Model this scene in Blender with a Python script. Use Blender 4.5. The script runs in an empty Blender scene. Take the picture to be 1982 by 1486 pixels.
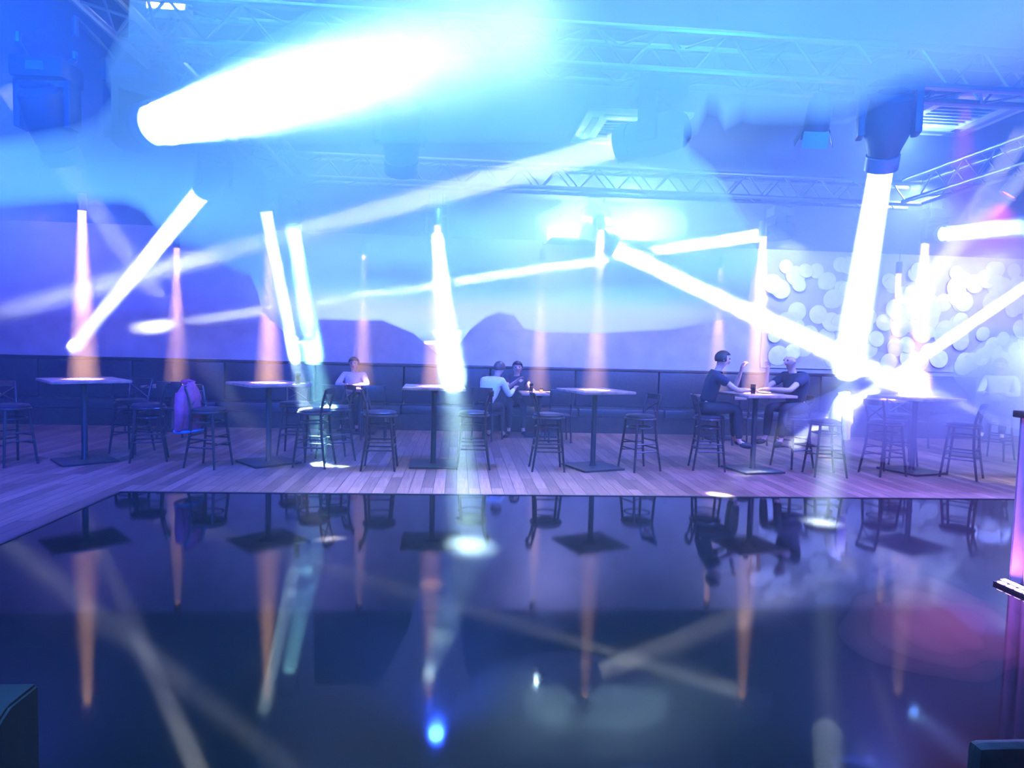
import bpy, bmesh, math, random
from mathutils import Vector, Matrix, Quaternion

random.seed(7)
PI = math.pi
SC = bpy.context.scene
COL = SC.collection

# ------------------------------------------------------------------ camera
CH, PITCH, ROLL, YAW = 1.62, -0.058, 0.026, 0.079
cam = bpy.data.cameras.new('camera')
cam.sensor_fit = 'HORIZONTAL'
cam.sensor_width = 36.0
cam.lens = 36.0 * 1300.0 / 1982.0
cam.clip_start = 0.02
cam_o = bpy.data.objects.new('camera', cam)
COL.objects.link(cam_o)
_f = Vector((math.sin(YAW) * math.cos(PITCH), math.cos(YAW) * math.cos(PITCH), math.sin(PITCH)))
_x = Vector((math.cos(YAW), -math.sin(YAW), 0))
_u = _x.cross(_f)
_xr = math.cos(ROLL) * _x + math.sin(ROLL) * _u
_ur = -math.sin(ROLL) * _x + math.cos(ROLL) * _u
cam_o.matrix_world = Matrix(((_xr.x, _ur.x, -_f.x, 0), (_xr.y, _ur.y, -_f.y, 0), (_xr.z, _ur.z, -_f.z, CH), (0, 0, 0, 1)))
SC.camera = cam_o

# ------------------------------------------------------------------ view and world
SC.view_settings.view_transform = 'Standard'
SC.view_settings.look = 'None'
SC.view_settings.gamma = 1
SC.view_settings.use_curve_mapping = False
SC.view_settings.exposure = 0.0
SC.cycles.use_denoising = True
SC.cycles.use_adaptive_sampling = True
SC.cycles.adaptive_threshold = 0.3
SC.cycles.max_bounces = 3
SC.cycles.diffuse_bounces = 1
SC.cycles.glossy_bounces = 1
SC.cycles.volume_bounces = 0
SC.cycles.transmission_bounces = 2
SC.cycles.transparent_max_bounces = 48
SC.cycles.caustics_reflective = False
SC.cycles.caustics_refractive = False
SC.cycles.sample_clamp_direct = 0.0
SC.cycles.sample_clamp_indirect = 3.0
w = bpy.data.worlds.new('world')
w.use_nodes = True
w.node_tree.nodes['Background'].inputs[0].default_value = (0.05, 0.07, 0.3, 1)
w.node_tree.nodes['Background'].inputs[1].default_value = 0.12
SC.world = w

ROOM = dict(x0=-9.6, x1=12.2, y0=-0.6, y1=13.05, z=3.65)


def area_light(name, loc, target, size, power, color, spread=PI, shape='DISK', size_y=None, parent=None):
    d = bpy.data.lights.new(name, 'AREA')
    d.shape = shape
    d.size = size
    if size_y:
        d.size_y = size_y
    d.energy = power
    d.color = color
    d.spread = spread
    o = bpy.data.objects.new(name, d)
    COL.objects.link(o)
    v = Vector(target) - Vector(loc)
    o.rotation_euler = v.to_track_quat('-Z', 'Y').to_euler()
    o.location = loc
    o.visible_camera = True
    return o


def spot_light(name, loc, target, angle, power, color, blend=0.5, radius=0.05):
    d = bpy.data.lights.new(name, 'SPOT')
    d.energy = power
    d.color = color
    d.spot_size = angle
    d.spot_blend = blend
    d.shadow_soft_size = radius
    o = bpy.data.objects.new(name, d)
    COL.objects.link(o)
    v = Vector(target) - Vector(loc)
    o.rotation_euler = v.to_track_quat('-Z', 'Y').to_euler()
    o.location = loc
    return o


# added unseen fills: cyan for the smoke sheet, blue for haze, lavender for wall
BLUE, LAV, CYAN, WARM = (0.005, 0.11, 1.0), (0.42, 0.4, 1.0), (0.35, 0.85, 1.0), (1.0, 0.52, 0.22)
for x0, x1, y0, y1, p, c in ((-0.75, 1.15, 0.9, 2.9, 140, (0.08, 0.36, 1.0)), (-2.2, -1.0, 2.2, 3.2, 42, (0.07, 0.32, 1.0)), (-1.4, 1.8, 2.9, 5.2, 240, (0.1, 0.36, 1.0)),
                             (-1.6, 2.3, 5.2, 8.2, 320, (0.34, 0.46, 1.0))):
    o = area_light('added_smoke_fill', ((x0 + x1) / 2, (y0 + y1) / 2, 3.61), ((x0 + x1) / 2, (y0 + y1) / 2, 0), x1 - x0, p, c, math.radians(56), 'RECTANGLE', y1 - y0)  # unseen panel without fixture, added to light the smoke sheet
    o.rotation_euler = (0, 0, 0)
for (lx, ly, lz), aim, cone, p, c in (((-1.9, 2.0, 3.35), (-3.7, 4.3, 2.9), 120, 3600, (0.0, 0.07, 1.0)), ((-3.6, 4.6, 3.4), (-5.6, 8.0, 2.5), 120, 1700, (0.03, 0.1, 1.0)),
                                   ((2.0, 1.9, 3.35), (3.3, 4.6, 3.0), 120, 2200, (0.01, 0.15, 1.0)), ((3.5, 5.2, 3.4), (4.6, 9.0, 2.8), 120, 1700, (0.06, 0.13, 1.0)),
                                   ((-5.2, 7.4, 3.58), (-5.2, 9.0, 0), 165, 1150, (0.08, 0.08, 1.0)), ((-0.2, 8.6, 3.5), (-0.2, 9.6, 0), 165, 2000, (0.02, 0.08, 1.0)),
                                   ((5.2, 7.4, 3.58), (5.2, 9.0, 0), 165, 2500, (0.1, 0.15, 1.0)), ((9.0, 7.6, 3.58), (9.0, 9.0, 0), 165, 3300, (0.16, 0.22, 1.0))):
    spot_light('added_blue_fill', (lx, ly, lz), aim, math.radians(cone), p, c, 0.6, 0.1)  # added lamp without fixture, turns the haze blue
for lx, p, c in ((-7.0, 30, (0.3, 0.2, 1.0)), (-2.6, 55, (0.3, 0.3, 1.0)), (1.8, 170, (0.36, 0.38, 1.0)), (6.0, 110, (0.36, 0.42, 1.0)), (10.0, 80, (0.5, 0.62, 1.0))):
    area_light('added_wall_fill', (lx, 11.9, 3.55), (lx, 13.05, 2.2), 0.5, p, c)  # added light without fixture, brightens the back wall


# ------------------------------------------------------------------ materials
def mat(name, color, rough=0.5, metal=0.0, spec=0.5, noise=None, bump=None, coat=0.0, ior=1.5):
    m = bpy.data.materials.new(name)
    m.use_nodes = True
    nt = m.node_tree
    b = nt.nodes['Principled BSDF']
    b.inputs['Base Color'].default_value = (*color, 1)
    b.inputs['Roughness'].default_value = rough
    b.inputs['Metallic'].default_value = metal
    b.inputs['IOR'].default_value = ior
    b.inputs['Specular IOR Level'].default_value = spec
    b.inputs['Coat Weight'].default_value = coat
    if noise:
        sc, amt = noise
        tc = nt.nodes.new('ShaderNodeTexCoord')
        n = nt.nodes.new('ShaderNodeTexNoise')
        n.inputs['Scale'].default_value = sc
        n.inputs['Detail'].default_value = 4
        nt.links.new(tc.outputs['Object'], n.inputs['Vector'])
        r = nt.nodes.new('ShaderNodeValToRGB')
        r.color_ramp.elements[0].position = 0.3
        r.color_ramp.elements[1].position = 0.7
        r.color_ramp.elements[0].color = (*[max(0, c * (1 - amt)) for c in color], 1)
        r.color_ramp.elements[1].color = (*[min(1, c * (1 + amt)) for c in color], 1)
        nt.links.new(n.outputs['Fac'], r.inputs['Fac'])
        nt.links.new(r.outputs['Color'], b.inputs['Base Color'])
        if bump:
            bp = nt.nodes.new('ShaderNodeBump')
            bp.inputs['Strength'].default_value = bump
            bp.inputs['Distance'].default_value = 0.01
            nt.links.new(n.outputs['Fac'], bp.inputs['Height'])
            nt.links.new(bp.outputs['Normal'], b.inputs['Normal'])
    return m


def emit(name, color, strength):
    m = bpy.data.materials.new(name)
    m.use_nodes = True
    nt = m.node_tree
    b = nt.nodes['Principled BSDF']
    b.inputs['Base Color'].default_value = (*color, 1)
    b.inputs['Emission Color'].default_value = (*color, 1)
    b.inputs['Emission Strength'].default_value = strength
    return m


def haze_mat(name, density, color=(1, 1, 1), g=0.0, sampling='EQUIANGULAR'):
    m = bpy.data.materials.new(name)
    m.use_nodes = True
    nt = m.node_tree
    nt.nodes.remove(nt.nodes['Principled BSDF'])
    s = nt.nodes.new('ShaderNodeVolumeScatter')
    s.inputs['Color'].default_value = (*color, 1)
    s.inputs['Density'].default_value = density
    s.inputs['Anisotropy'].default_value = g
    nt.links.new(s.outputs['Volume'], nt.nodes['Material Output'].inputs['Volume'])
    m.cycles.volume_sampling = sampling
    m.cycles.homogeneous_volume = True
    return m


def wood_floor_mat():
    m = bpy.data.materials.new('grey_wood_planks')
    m.use_nodes = True
    nt = m.node_tree
    b = nt.nodes['Principled BSDF']
    tc = nt.nodes.new('ShaderNodeTexCoord')
    mp = nt.nodes.new('ShaderNodeMapping')
    mp.inputs['Rotation'].default_value = (0, 0, PI / 2)
    br = nt.nodes.new('ShaderNodeTexBrick')
    br.offset = 0.37
    br.inputs['Scale'].default_value = 1.0
    br.inputs['Brick Width'].default_value = 1.5
    br.inputs['Row Height'].default_value = 0.13
    br.inputs['Mortar Size'].default_value = 0.004
    br.inputs['Color1'].default_value = (0.3, 0.16, 0.11, 1)
    br.inputs['Color2'].default_value = (0.13, 0.068, 0.048, 1)
    br.inputs['Mortar'].default_value = (0.025, 0.02, 0.02, 1)
    nt.links.new(tc.outputs['Object'], mp.inputs['Vector'])
    nt.links.new(mp.outputs['Vector'], br.inputs['Vector'])
    mp2 = nt.nodes.new('ShaderNodeMapping')
    mp2.inputs['Scale'].default_value = (30, 1.5, 1)
    n = nt.nodes.new('ShaderNodeTexNoise')
    n.inputs['Scale'].default_value = 1.6
    n.inputs['Detail'].default_value = 5
    nt.links.new(tc.outputs['Object'], mp2.inputs['Vector'])
    nt.links.new(mp2.outputs['Vector'], n.inputs['Vector'])
    mx = nt.nodes.new('ShaderNodeMixRGB')
    mx.blend_type = 'OVERLAY'
    mx.inputs['Fac'].default_value = 0.7
    nt.links.new(br.outputs['Color'], mx.inputs['Color1'])
    nt.links.new(n.outputs['Fac'], mx.inputs['Color2'])
    nt.links.new(mx.outputs['Color'], b.inputs['Base Color'])
    b.inputs['Roughness'].default_value = 0.5
    return m


def dance_floor_mat():
    m = bpy.data.materials.new('black_gloss_panels')
    m.use_nodes = True
    nt = m.node_tree
    b = nt.nodes['Principled BSDF']
    tc = nt.nodes.new('ShaderNodeTexCoord')
    br = nt.nodes.new('ShaderNodeTexBrick')
    br.offset = 0.0
    br.inputs['Scale'].default_value = 1.0
    br.inputs['Brick Width'].default_value = 1.2
    br.inputs['Row Height'].default_value = 1.2
    br.inputs['Mortar Size'].default_value = 0.0025
    br.inputs['Color1'].default_value = (0.005, 0.0048, 0.0056, 1)
    br.inputs['Color2'].default_value = (0.006, 0.0056, 0.0065, 1)
    br.inputs['Mortar'].default_value = (0.002, 0.002, 0.003, 1)
    nt.links.new(tc.outputs['Object'], br.inputs['Vector'])
    nt.links.new(br.outputs['Color'], b.inputs['Base Color'])
    n = nt.nodes.new('ShaderNodeTexNoise')
    n.inputs['Scale'].default_value = 2.2
    n.inputs['Detail'].default_value = 6
    nt.links.new(tc.outputs['Object'], n.inputs['Vector'])
    r = nt.nodes.new('ShaderNodeMapRange')
    r.inputs['From Min'].default_value = 0.3
    r.inputs['From Max'].default_value = 0.75
    r.inputs['To Min'].default_value = 0.035
    r.inputs['To Max'].default_value = 0.09
    nt.links.new(n.outputs['Fac'], r.inputs['Value'])
    nt.links.new(r.outputs['Result'], b.inputs['Roughness'])
    b.inputs['IOR'].default_value = 1.31
    return m


M = {
    'wood_floor': wood_floor_mat(),
    'dance': dance_floor_mat(),
    'wall': mat('pale_plaster', (0.42, 0.41, 0.44), 0.8, noise=(3, 0.12)),
    'wall_dark': mat('dark_painted_wall', (0.12, 0.12, 0.15), 0.8, noise=(3, 0.15)),
    'ceiling': mat('dark_ceiling_paint', (0.022, 0.024, 0.03), 0.9, spec=0.2, noise=(2, 0.2)),
    'black_wood': mat('black_stained_wood', (0.028, 0.022, 0.022), 0.32, noise=(14, 0.4)),
    'top_wood': mat('dark_brown_table_wood', (0.32, 0.21, 0.15), 0.45, noise=(9, 0.35)),
    'black_metal': mat('black_powder_coat', (0.02, 0.02, 0.024), 0.42, noise=(40, 0.2)),
    'alu': mat('truss_aluminium', (0.16, 0.165, 0.18), 0.45, 1.0, noise=(20, 0.1)),
    'leather': mat('black_vinyl_upholstery', (0.022, 0.022, 0.03), 0.38, noise=(30, 0.3), bump=0.3),
    'black_plastic': mat('black_moulded_plastic', (0.014, 0.015, 0.018), 0.6, spec=0.25, noise=(30, 0.2)),
    'grey_plastic': mat('grey_plastic', (0.07, 0.075, 0.085), 0.5, noise=(30, 0.1)),
    'grille': mat('black_speaker_grille', (0.012, 0.012, 0.014), 0.6, noise=(220, 0.8), bump=0.6),
    'white_panel': mat('white_enamel_panel', (0.75, 0.77, 0.78), 0.5, noise=(6, 0.04)),
    'vent_grey': mat('vent_grey', (0.12, 0.13, 0.15), 0.5, noise=(10, 0.1)),
    'petal': mat('white_felt_disc', (0.78, 0.79, 0.82), 0.8, noise=(8, 0.08)),
    'skin': mat('skin', (0.55, 0.33, 0.25), 0.55, noise=(30, 0.08)),
    'hair_dark': mat('dark_brown_hair', (0.02, 0.014, 0.012), 0.5, noise=(60, 0.4)),
    'hair_grey': mat('short_brown_hair', (0.09, 0.06, 0.045), 0.55, noise=(60, 0.3)),
    'cloth_dark': mat('dark_navy_cotton', (0.02, 0.022, 0.04), 0.85, noise=(40, 0.25)),
    'cloth_grey': mat('light_grey_cotton', (0.45, 0.43, 0.5), 0.85, noise=(40, 0.12)),
    'cloth_white': mat('white_cotton', (0.85, 0.86, 0.86), 0.85, noise=(25, 0.06)),
    'cloth_black': mat('black_denim', (0.018, 0.018, 0.024), 0.85, noise=(40, 0.2)),
    'jacket': mat('plum_padded_jacket', (0.32, 0.06, 0.14), 0.65, noise=(12, 0.3), bump=0.4),
    'jacket_hem': mat('blue_jacket_lining', (0.05, 0.25, 0.5), 0.6, noise=(12, 0.2)),
    'lips': mat('lips', (0.4, 0.12, 0.1), 0.5, noise=(20, 0.1)),
    'eye': mat('dark_eye', (0.03, 0.02, 0.02), 0.2, noise=(20, 0.1)),
    'drape': mat('pleated_grey_drape', (0.5, 0.48, 0.52), 0.8, noise=(10, 0.1)),
    'white_china': mat('white_china', (0.8, 0.8, 0.78), 0.25, noise=(10, 0.03)),
    'amber_drink': mat('amber_drink', (0.6, 0.2, 0.06), 0.15, noise=(10, 0.2)),
    'rubber': mat('black_rubber', (0.015, 0.015, 0.015), 0.7, noise=(30, 0.2)),
    'lamp_warm': emit('warm_lamp_filament', (1.0, 0.55, 0.2), 25.0),
    'lens_white': emit('white_lamp_lens', (0.9, 1.0, 1.0), 3.0),
    'lens_cyan': emit('cyan_lamp_lens', (0.45, 1.0, 1.0), 2.5),
    'strobe': emit('white_strobe_panel', (0.93, 1.0, 1.0), 25.0),
    'led_pink': emit('pink_led_diode', (1.0, 0.62, 1.0), 8.0),
    'red_lens': emit('red_lamp_lens', (1.0, 0.05, 0.2), 8.0),
    'lens_off': mat('unlit_glass_lens', (0.05, 0.08, 0.12), 0.08, noise=(10, 0.1)),
    'candle': emit('candle_glow', (1.0, 0.35, 0.16), 2.5),
}
gl = mat('clear_glass', (0.95, 0.97, 1.0), 0.02, noise=(10, 0.01))
gl.node_tree.nodes['Principled BSDF'].inputs['Transmission Weight'].default_value = 1.0
M['glass'] = gl


# ------------------------------------------------------------------ mesh helpers
def obj(name, bm, material, parent=None, smooth=True, loc=None):
    me = bpy.data.meshes.new(name)
    bmesh.ops.recalc_face_normals(bm, faces=bm.faces)
    bm.to_mesh(me)
    bm.free()
    if smooth:
        for p in me.polygons:
            p.use_smooth = True
        try:
            me.set_sharp_from_angle(angle=math.radians(35))
        except Exception:
            pass
    if isinstance(material, (list, tuple)):
        for mm in material:
            me.materials.append(mm)
    else:
        me.materials.append(material)
    o = bpy.data.objects.new(name, me)
    COL.objects.link(o)
    if parent:
        o.parent = parent
    if loc:
        o.location = loc
    return o


def tag(o, label=None, cat=None, group=None, kind=None):
    if label:
        o['label'] = label
    if cat:
        o['category'] = cat
    if group:
        o['group'] = group
    if kind:
        o['kind'] = kind
    return o


def thing(name, loc, label, cat, group=None, rz=0.0):
    o = bpy.data.objects.new(name, None)
    o.empty_display_size = 0.1
    COL.objects.link(o)
    o.location = loc
    o.rotation_euler = (0, 0, rz)
    return tag(o, label, cat, group)


def children(o, table):
    return table.get(o.name, [])


def copy_tree(o):
    table = {}
    for q in COL.objects:
        if q.parent:
            table.setdefault(q.parent.name, []).append(q)

    def rec(src, par):
        c = src.copy()
        COL.objects.link(c)
        if par:
            c.parent = par
        for ch in table.get(src.name, []):
            rec(ch, c)
        return c
    return rec(o, None)


def box(bm, x0, x1, y0, y1, z0, z1, bev=0.0, mtx=None):
    vs = [bm.verts.new((x, y, z)) for x in (x0, x1) for y in (y0, y1) for z in (z0, z1)]
    fs = [(0, 1, 3, 2), (4, 6, 7, 5), (0, 4, 5, 1), (2, 3, 7, 6), (0, 2, 6, 4), (1, 5, 7, 3)]
    faces = [bm.faces.new([vs[i] for i in f]) for f in fs]
    if bev:
        es = list({e for f in faces for e in f.edges})
        r = bmesh.ops.bevel(bm, geom=es, offset=bev, segments=2, affect='EDGES', profile=0.6)
        vs = list({v for f in r['faces'] for v in f.verts} | {v for v in vs if v.is_valid})
    if mtx:
        bmesh.ops.transform(bm, matrix=mtx, verts=[v for v in vs if v.is_valid])
    return bm


def nb():
    return bmesh.new()


def bx(*a, **k):
    return box(nb(), *a, **k)


def tube(bm, pts, r, n=8, cap=True, closed=False):
    pts = [Vector(p) for p in pts]
    rr = r if isinstance(r, (list, tuple)) else [r] * len(pts)
    rings = []
    up = None
    m = len(pts)
    for i, p in enumerate(pts):
        if closed:
            t = pts[(i + 1) % m] - pts[(i - 1) % m]
        elif i == 0:
            t = pts[1] - pts[0]
        elif i == m - 1:
            t = pts[-1] - pts[-2]
        else:
            t = (pts[i + 1] - pts[i]).normalized() + (pts[i] - pts[i - 1]).normalized()
        t.normalize()
        if up is None:
            up = Vector((0, 0, 1)) if abs(t.z) < 0.9 else Vector((1, 0, 0))
        a = t.cross(up)
        a.normalize()
        b = a.cross(t)
        b.normalize()
        up = b
        rings.append([bm.verts.new(p + rr[i] * (math.cos(2 * PI * k / n) * a + math.sin(2 * PI * k / n) * b)) for k in range(n)])
    cnt = m if closed else m - 1
    for i in range(cnt):
        A, B = rings[i], rings[(i + 1) % m]
        for k in range(n):
            bm.faces.new((A[k], A[(k + 1) % n], B[(k + 1) % n], B[k]))
    if cap and not closed:
        bm.faces.new(rings[0][::-1])
        bm.faces.new(rings[-1])
    return bm


def lathe(bm, prof, n=24, mtx=None):
    rings = []
    new = []
    for r, z in prof:
        if r <= 1e-6:
            v = bm.verts.new((0, 0, z))
            rings.append([v])
            new.append(v)
        else:
            ring = [bm.verts.new((r * math.cos(2 * PI * k / n), r * math.sin(2 * PI * k / n), z)) for k in range(n)]
            rings.append(ring)
            new += ring
    for A, B in zip(rings, rings[1:]):
        for k in range(n):
            a0, a1 = A[k % len(A)], A[(k + 1) % len(A)]
            b0, b1 = B[k % len(B)], B[(k + 1) % len(B)]
            f = [a0, a1, b1, b0]
            f = [v for i, v in enumerate(f) if v not in f[:i]]
            if len(f) > 2:
                bm.faces.new(f)
    if mtx:
        bmesh.ops.transform(bm, matrix=mtx, verts=new)
    return bm


def frame_to(p0, d):
    """matrix that carries +Z onto direction d and the origin to p0"""
    q = Vector((0, 0, 1)).rotation_difference(Vector(d).normalized())
    return Matrix.Translation(Vector(p0)) @ q.to_matrix().to_4x4()


# ------------------------------------------------------------------ the setting
R = ROOM
DX, DY = -3.47, 7.16
tag(obj('floor', bx(R['x0'], R['x1'], DY, R['y1'], -0.12, 0), M['wood_floor'], smooth=False), kind='structure')
tag(obj('floor_left', bx(R['x0'], DX, R['y0'], DY, -0.12, 0), M['wood_floor'], smooth=False), kind='structure')
tag(obj('floor_dance', bx(DX + 0.012, R['x1'], R['y0'], DY - 0.012, -0.12, -0.002), M['dance'], smooth=False), kind='structure')
bm = nb()
box(bm, DX - 0.02, DX + 0.012, R['y0'], DY, -0.1, 0.004)
box(bm, DX - 0.02, R['x1'], DY - 0.012, DY + 0.02, -0.1, 0.004)
tag(obj('trim_1', bm, M['black_metal'], smooth=False), kind='structure')
tag(obj('ceiling', bx(R['x0'], R['x1'], R['y0'], R['y1'], R['z'], R['z'] + 0.15), M['ceiling'], smooth=False), kind='structure')
tag(obj('wall_back', bx(R['x0'], R['x1'], R['y1'], R['y1'] + 0.15, -0.12, R['z'] + 0.15), M['wall'], smooth=False), kind='structure')
tag(obj('wall_left', bx(R['x0'] - 0.15, R['x0'], R['y0'], R['y1'] + 0.15, -0.12, R['z'] + 0.15), M['wall_dark'], smooth=False), kind='structure')
tag(obj('wall_right', bx(R['x1'], R['x1'] + 0.15, R['y0'], R['y1'] + 0.15, -0.12, R['z'] + 0.15), M['wall_dark'], smooth=False), kind='structure')

# ------------------------------------------------------------------ haze
for z0, z1, den, lb in ((0.02, R['z'] - 0.02, 0.009, 'thin blue haze filling the whole room'), (1.9, R['z'] - 0.03, 0.052, 'thicker blue haze gathered under the ceiling')):
    g = 0.02 if z0 < 1 else 0.035
    bm = bx(R['x0'] + g, R['x1'] - g, R['y0'] + g, R['y1'] - g, z0, z1)
    tag(obj('haze', bm, haze_mat('room_haze', den, (0.9, 0.95, 1.0), 0.0), smooth=False), lb, 'haze', kind='stuff')

SLAB = [(-0.64, 1.38), (-0.72, 1.54), (-0.75, 1.6), (-0.82, 1.69), (-0.9, 1.8), (-0.93, 1.89), (-0.99, 2.01), (-1.1, 2.15),
        (-1.22, 2.24), (-1.38, 2.31), (-1.51, 2.36), (-1.83, 2.47), (-2.15, 2.56), (-2.74, 3.25), (-2.35, 3.16), (-1.96, 3.05),
        (-1.63, 2.94), (-1.38, 2.91), (-1.36, 3.02), (-1.42, 3.27), (-1.47, 3.56), (-1.39, 3.83), (-1.41, 4.31), (-1.35, 4.46),
        (-1.51, 5.17), (-1.81, 6.34), (-1.99, 7.7), (-2.4, 10.18), (-2.24, 10.5), (-1.68, 8.04), (-1.38, 6.68), (-1.01, 6.67),
        (-0.75, 6.61), (-0.53, 7.75), (-0.36, 10.7), (-0.2, 12.33), (0.0, 8.86), (0.11, 7.19), (0.23, 6.17), (0.33, 5.82),
        (0.48, 6.01), (0.66, 6.96), (0.89, 7.24), (1.46, 7.25), (2.14, 6.69), (2.38, 5.84), (2.2, 5.05), (1.83, 4.16),
        (1.56, 3.47), (1.3, 2.99), (1.11, 2.7), (1.0, 2.52), (0.86, 2.31), (0.74, 2.18), (0.67, 2.06), (0.65, 1.99),
        (0.67, 1.93), (0.65, 1.8), (0.68, 1.81), (0.74, 1.9), (0.76, 1.83), (0.8, 1.85), (0.9, 1.84), (1.05, 1.81),
        (1.06, 1.74), (1.08, 1.63), (1.13, 1.6), (1.25, 1.58), (1.36, 1.55), (1.52, 1.52), (1.17, 1.18)]


def smoke_sheet(name, poly, zf, t, m, label):
    bm = nb()
    lo = [bm.verts.new((x, y, zf(y) - t / 2)) for x, y in poly]
    f = bm.faces.new(lo)
    r = bmesh.ops.extrude_face_region(bm, geom=[f])
    for v in r['geom']:
        if isinstance(v, bmesh.types.BMVert):
            v.co.z += max(0.025, t - 0.0065 * v.co.y)
    bmesh.ops.triangulate(bm, faces=bm.faces[:])
    return tag(obj(name, bm, m, smooth=False), label, 'smoke', kind='stuff')


smoke_sheet('smoke', SLAB, lambda y: 2.45 - 0.09 * y, 0.078, haze_mat('sheet_smoke', 5.0),
            'cloud shaped sheet of pale cyan smoke hanging over the dance floor')


# ------------------------------------------------------------------ lamps and beams
def beam(p0, p1, r0, r1, power, color, density=0.35, spread=None, label='shaft of lit haze', n=28, trim=0.02, vis=1.0):
    p0, p1 = Vector(p0), Vector(p1)
    d = (p1 - p0).normalized()
    L = (p1 - p0).length
    bm = nb()
    Lv = (L - 0.04) * vis
    rv = r0 * 1.02 + (r1 * 1.05 - r0 * 1.02) * vis
    prof = [(0, 0), (r0 * 1.02, 0)]
    if vis < 1.0:
        prof += [(r0 * 1.02 + (rv - r0 * 1.02) * 0.86, Lv * 0.86)] + [(rv * math.cos(q), Lv * (0.86 + 0.14 * math.sin(q))) for q in (0.5, 0.9, 1.2, 1.42)] + [(0, Lv)]
    else:
        prof += [(rv, Lv), (0, Lv)]
    lathe(bm, prof, n, frame_to(p0 + d * trim, d))
    tag(obj('beam_haze', bm, haze_mat('beam_haze', density), smooth=False), label, 'haze', kind='stuff')
    sp = spread if spread else 2 * math.atan2(max(r1 - r0, 0.02), L)
    return area_light('lamp_beam', p0 + d * 0.012, p1, 2 * r0, power, color, spread=sp)


def moving_head(loc, target, label, lens='lens_white', top=None, scale=1.0, lens_r=0.085, group='moving head lights'):
    """loc: centre of the tilting head; hangs from height top."""
    loc, target = Vector(loc), Vector(target)
    top = top if top else R['z']
    t = thing('moving_head_light', (loc.x, loc.y, top), label, 'stage light', group)
    o = loc - Vector((loc.x, loc.y, top))
    d = (target - loc).normalized()
    pan = math.atan2(d.y, d.x) - PI / 2 if (abs(d.x) + abs(d.y)) > 1e-3 else 0
    Rz = Matrix.Translation(o) @ Matrix.Rotation(pan, 4, 'Z')
    s = scale
    zt = (top - loc.z)
    # base, clamp
    b = bx(-0.15 * s, 0.15 * s, -0.12 * s, 0.12 * s, 0.2 * s, 0.32 * s, bev=0.02 * s, mtx=Matrix.Translation(o))
    obj('base', b, M['black_plastic'], t)
    for sx in (-0.09, 0.09):
        yc = (4.3 + (0.12 if sx > 0 else -0.12) - loc.y) if top < R['z'] else 0.0
        cl = tube(nb(), [(sx * s, 0, 0.29 * s), (sx * s, yc * 0.5, 0.34 * s), (sx * s, yc, max(zt - 0.05, 0.36 * s)), (sx * s, yc, zt)], 0.018, 8)
        bmesh.ops.transform(cl, matrix=Matrix.Translation(o), verts=cl.verts)
        obj('clamp', cl, M['black_metal'], t)
    yk = nb()
    for sx in (-1, 1):
        x0, x1 = sorted((sx * 0.125 * s, sx * 0.165 * s))
        box(yk, x0, x1, -0.06 * s, 0.06 * s, -0.07 * s, 0.2 * s, bev=0.012 * s)
    box(yk, -0.165 * s, 0.165 * s, -0.06 * s, 0.06 * s, 0.16 * s, 0.21 * s, bev=0.012 * s)
    bmesh.ops.transform(yk, matrix=Rz, verts=yk.verts)
    obj('yoke', yk, M['black_plastic'], t)
    hd = nb()
    k = lens_r
    lathe(hd, [(0, -0.19 * s), (0.08 * s, -0.185 * s), (0.112 * s, -0.15 * s), (0.122 * s, -0.03 * s), (0.122 * s, 0.05 * s), (k + 0.022, 0.15 * s),
               (k + 0.018, 0.185 * s), (k + 0.002, 0.185 * s), (k, 0.165 * s), (0, 0.165 * s)], 28, frame_to(o, d))
    obj('head', hd, M['black_plastic'], t)
    rg = nb()
    lathe(rg, [(k + 0.019, 0.172 * s), (k + 0.027, 0.176 * s), (k + 0.027, 0.26 * s), (k + 0.02, 0.26 * s), (k + 0.019, 0.172 * s)], 28, frame_to(o, d))
    obj('bezel', rg, M['grey_plastic'], t)
    ln = nb()
    lathe(ln, [(0, 0.1765 * s), (k * 0.7, 0.1745 * s), (k * 0.99, 0.168 * s), (k * 0.99, 0.166 * s), (0, 0.166 * s)], 24, frame_to(o, d))
    obj('lens', ln, M[lens], t)
    dp = nb()
    box(dp, -0.05 * s, 0.05 * s, -0.125 * s, -0.118 * s, 0.235 * s, 0.285 * s, mtx=Matrix.Translation(o))
    obj('display', dp, M['lens_off'], t)
    return loc + d * 0.26 * s, d


def head_beam(lens_p, end, r0, r1, power, color, label, blabel, top=None, scale=1.0, lens='lens_white', density=0.35, spread=None, vis=1.0):
    lens_p, end = Vector(lens_p), Vector(end)
    d = (end - lens_p).normalized()
    c = lens_p - d * 0.26 * scale
    p, d = moving_head(c, end, label, lens, top, scale, min(r0, 0.1 * scale))
    beam(p, end, r0, r1, power, color, density, spread, blabel, vis=vis)


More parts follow.
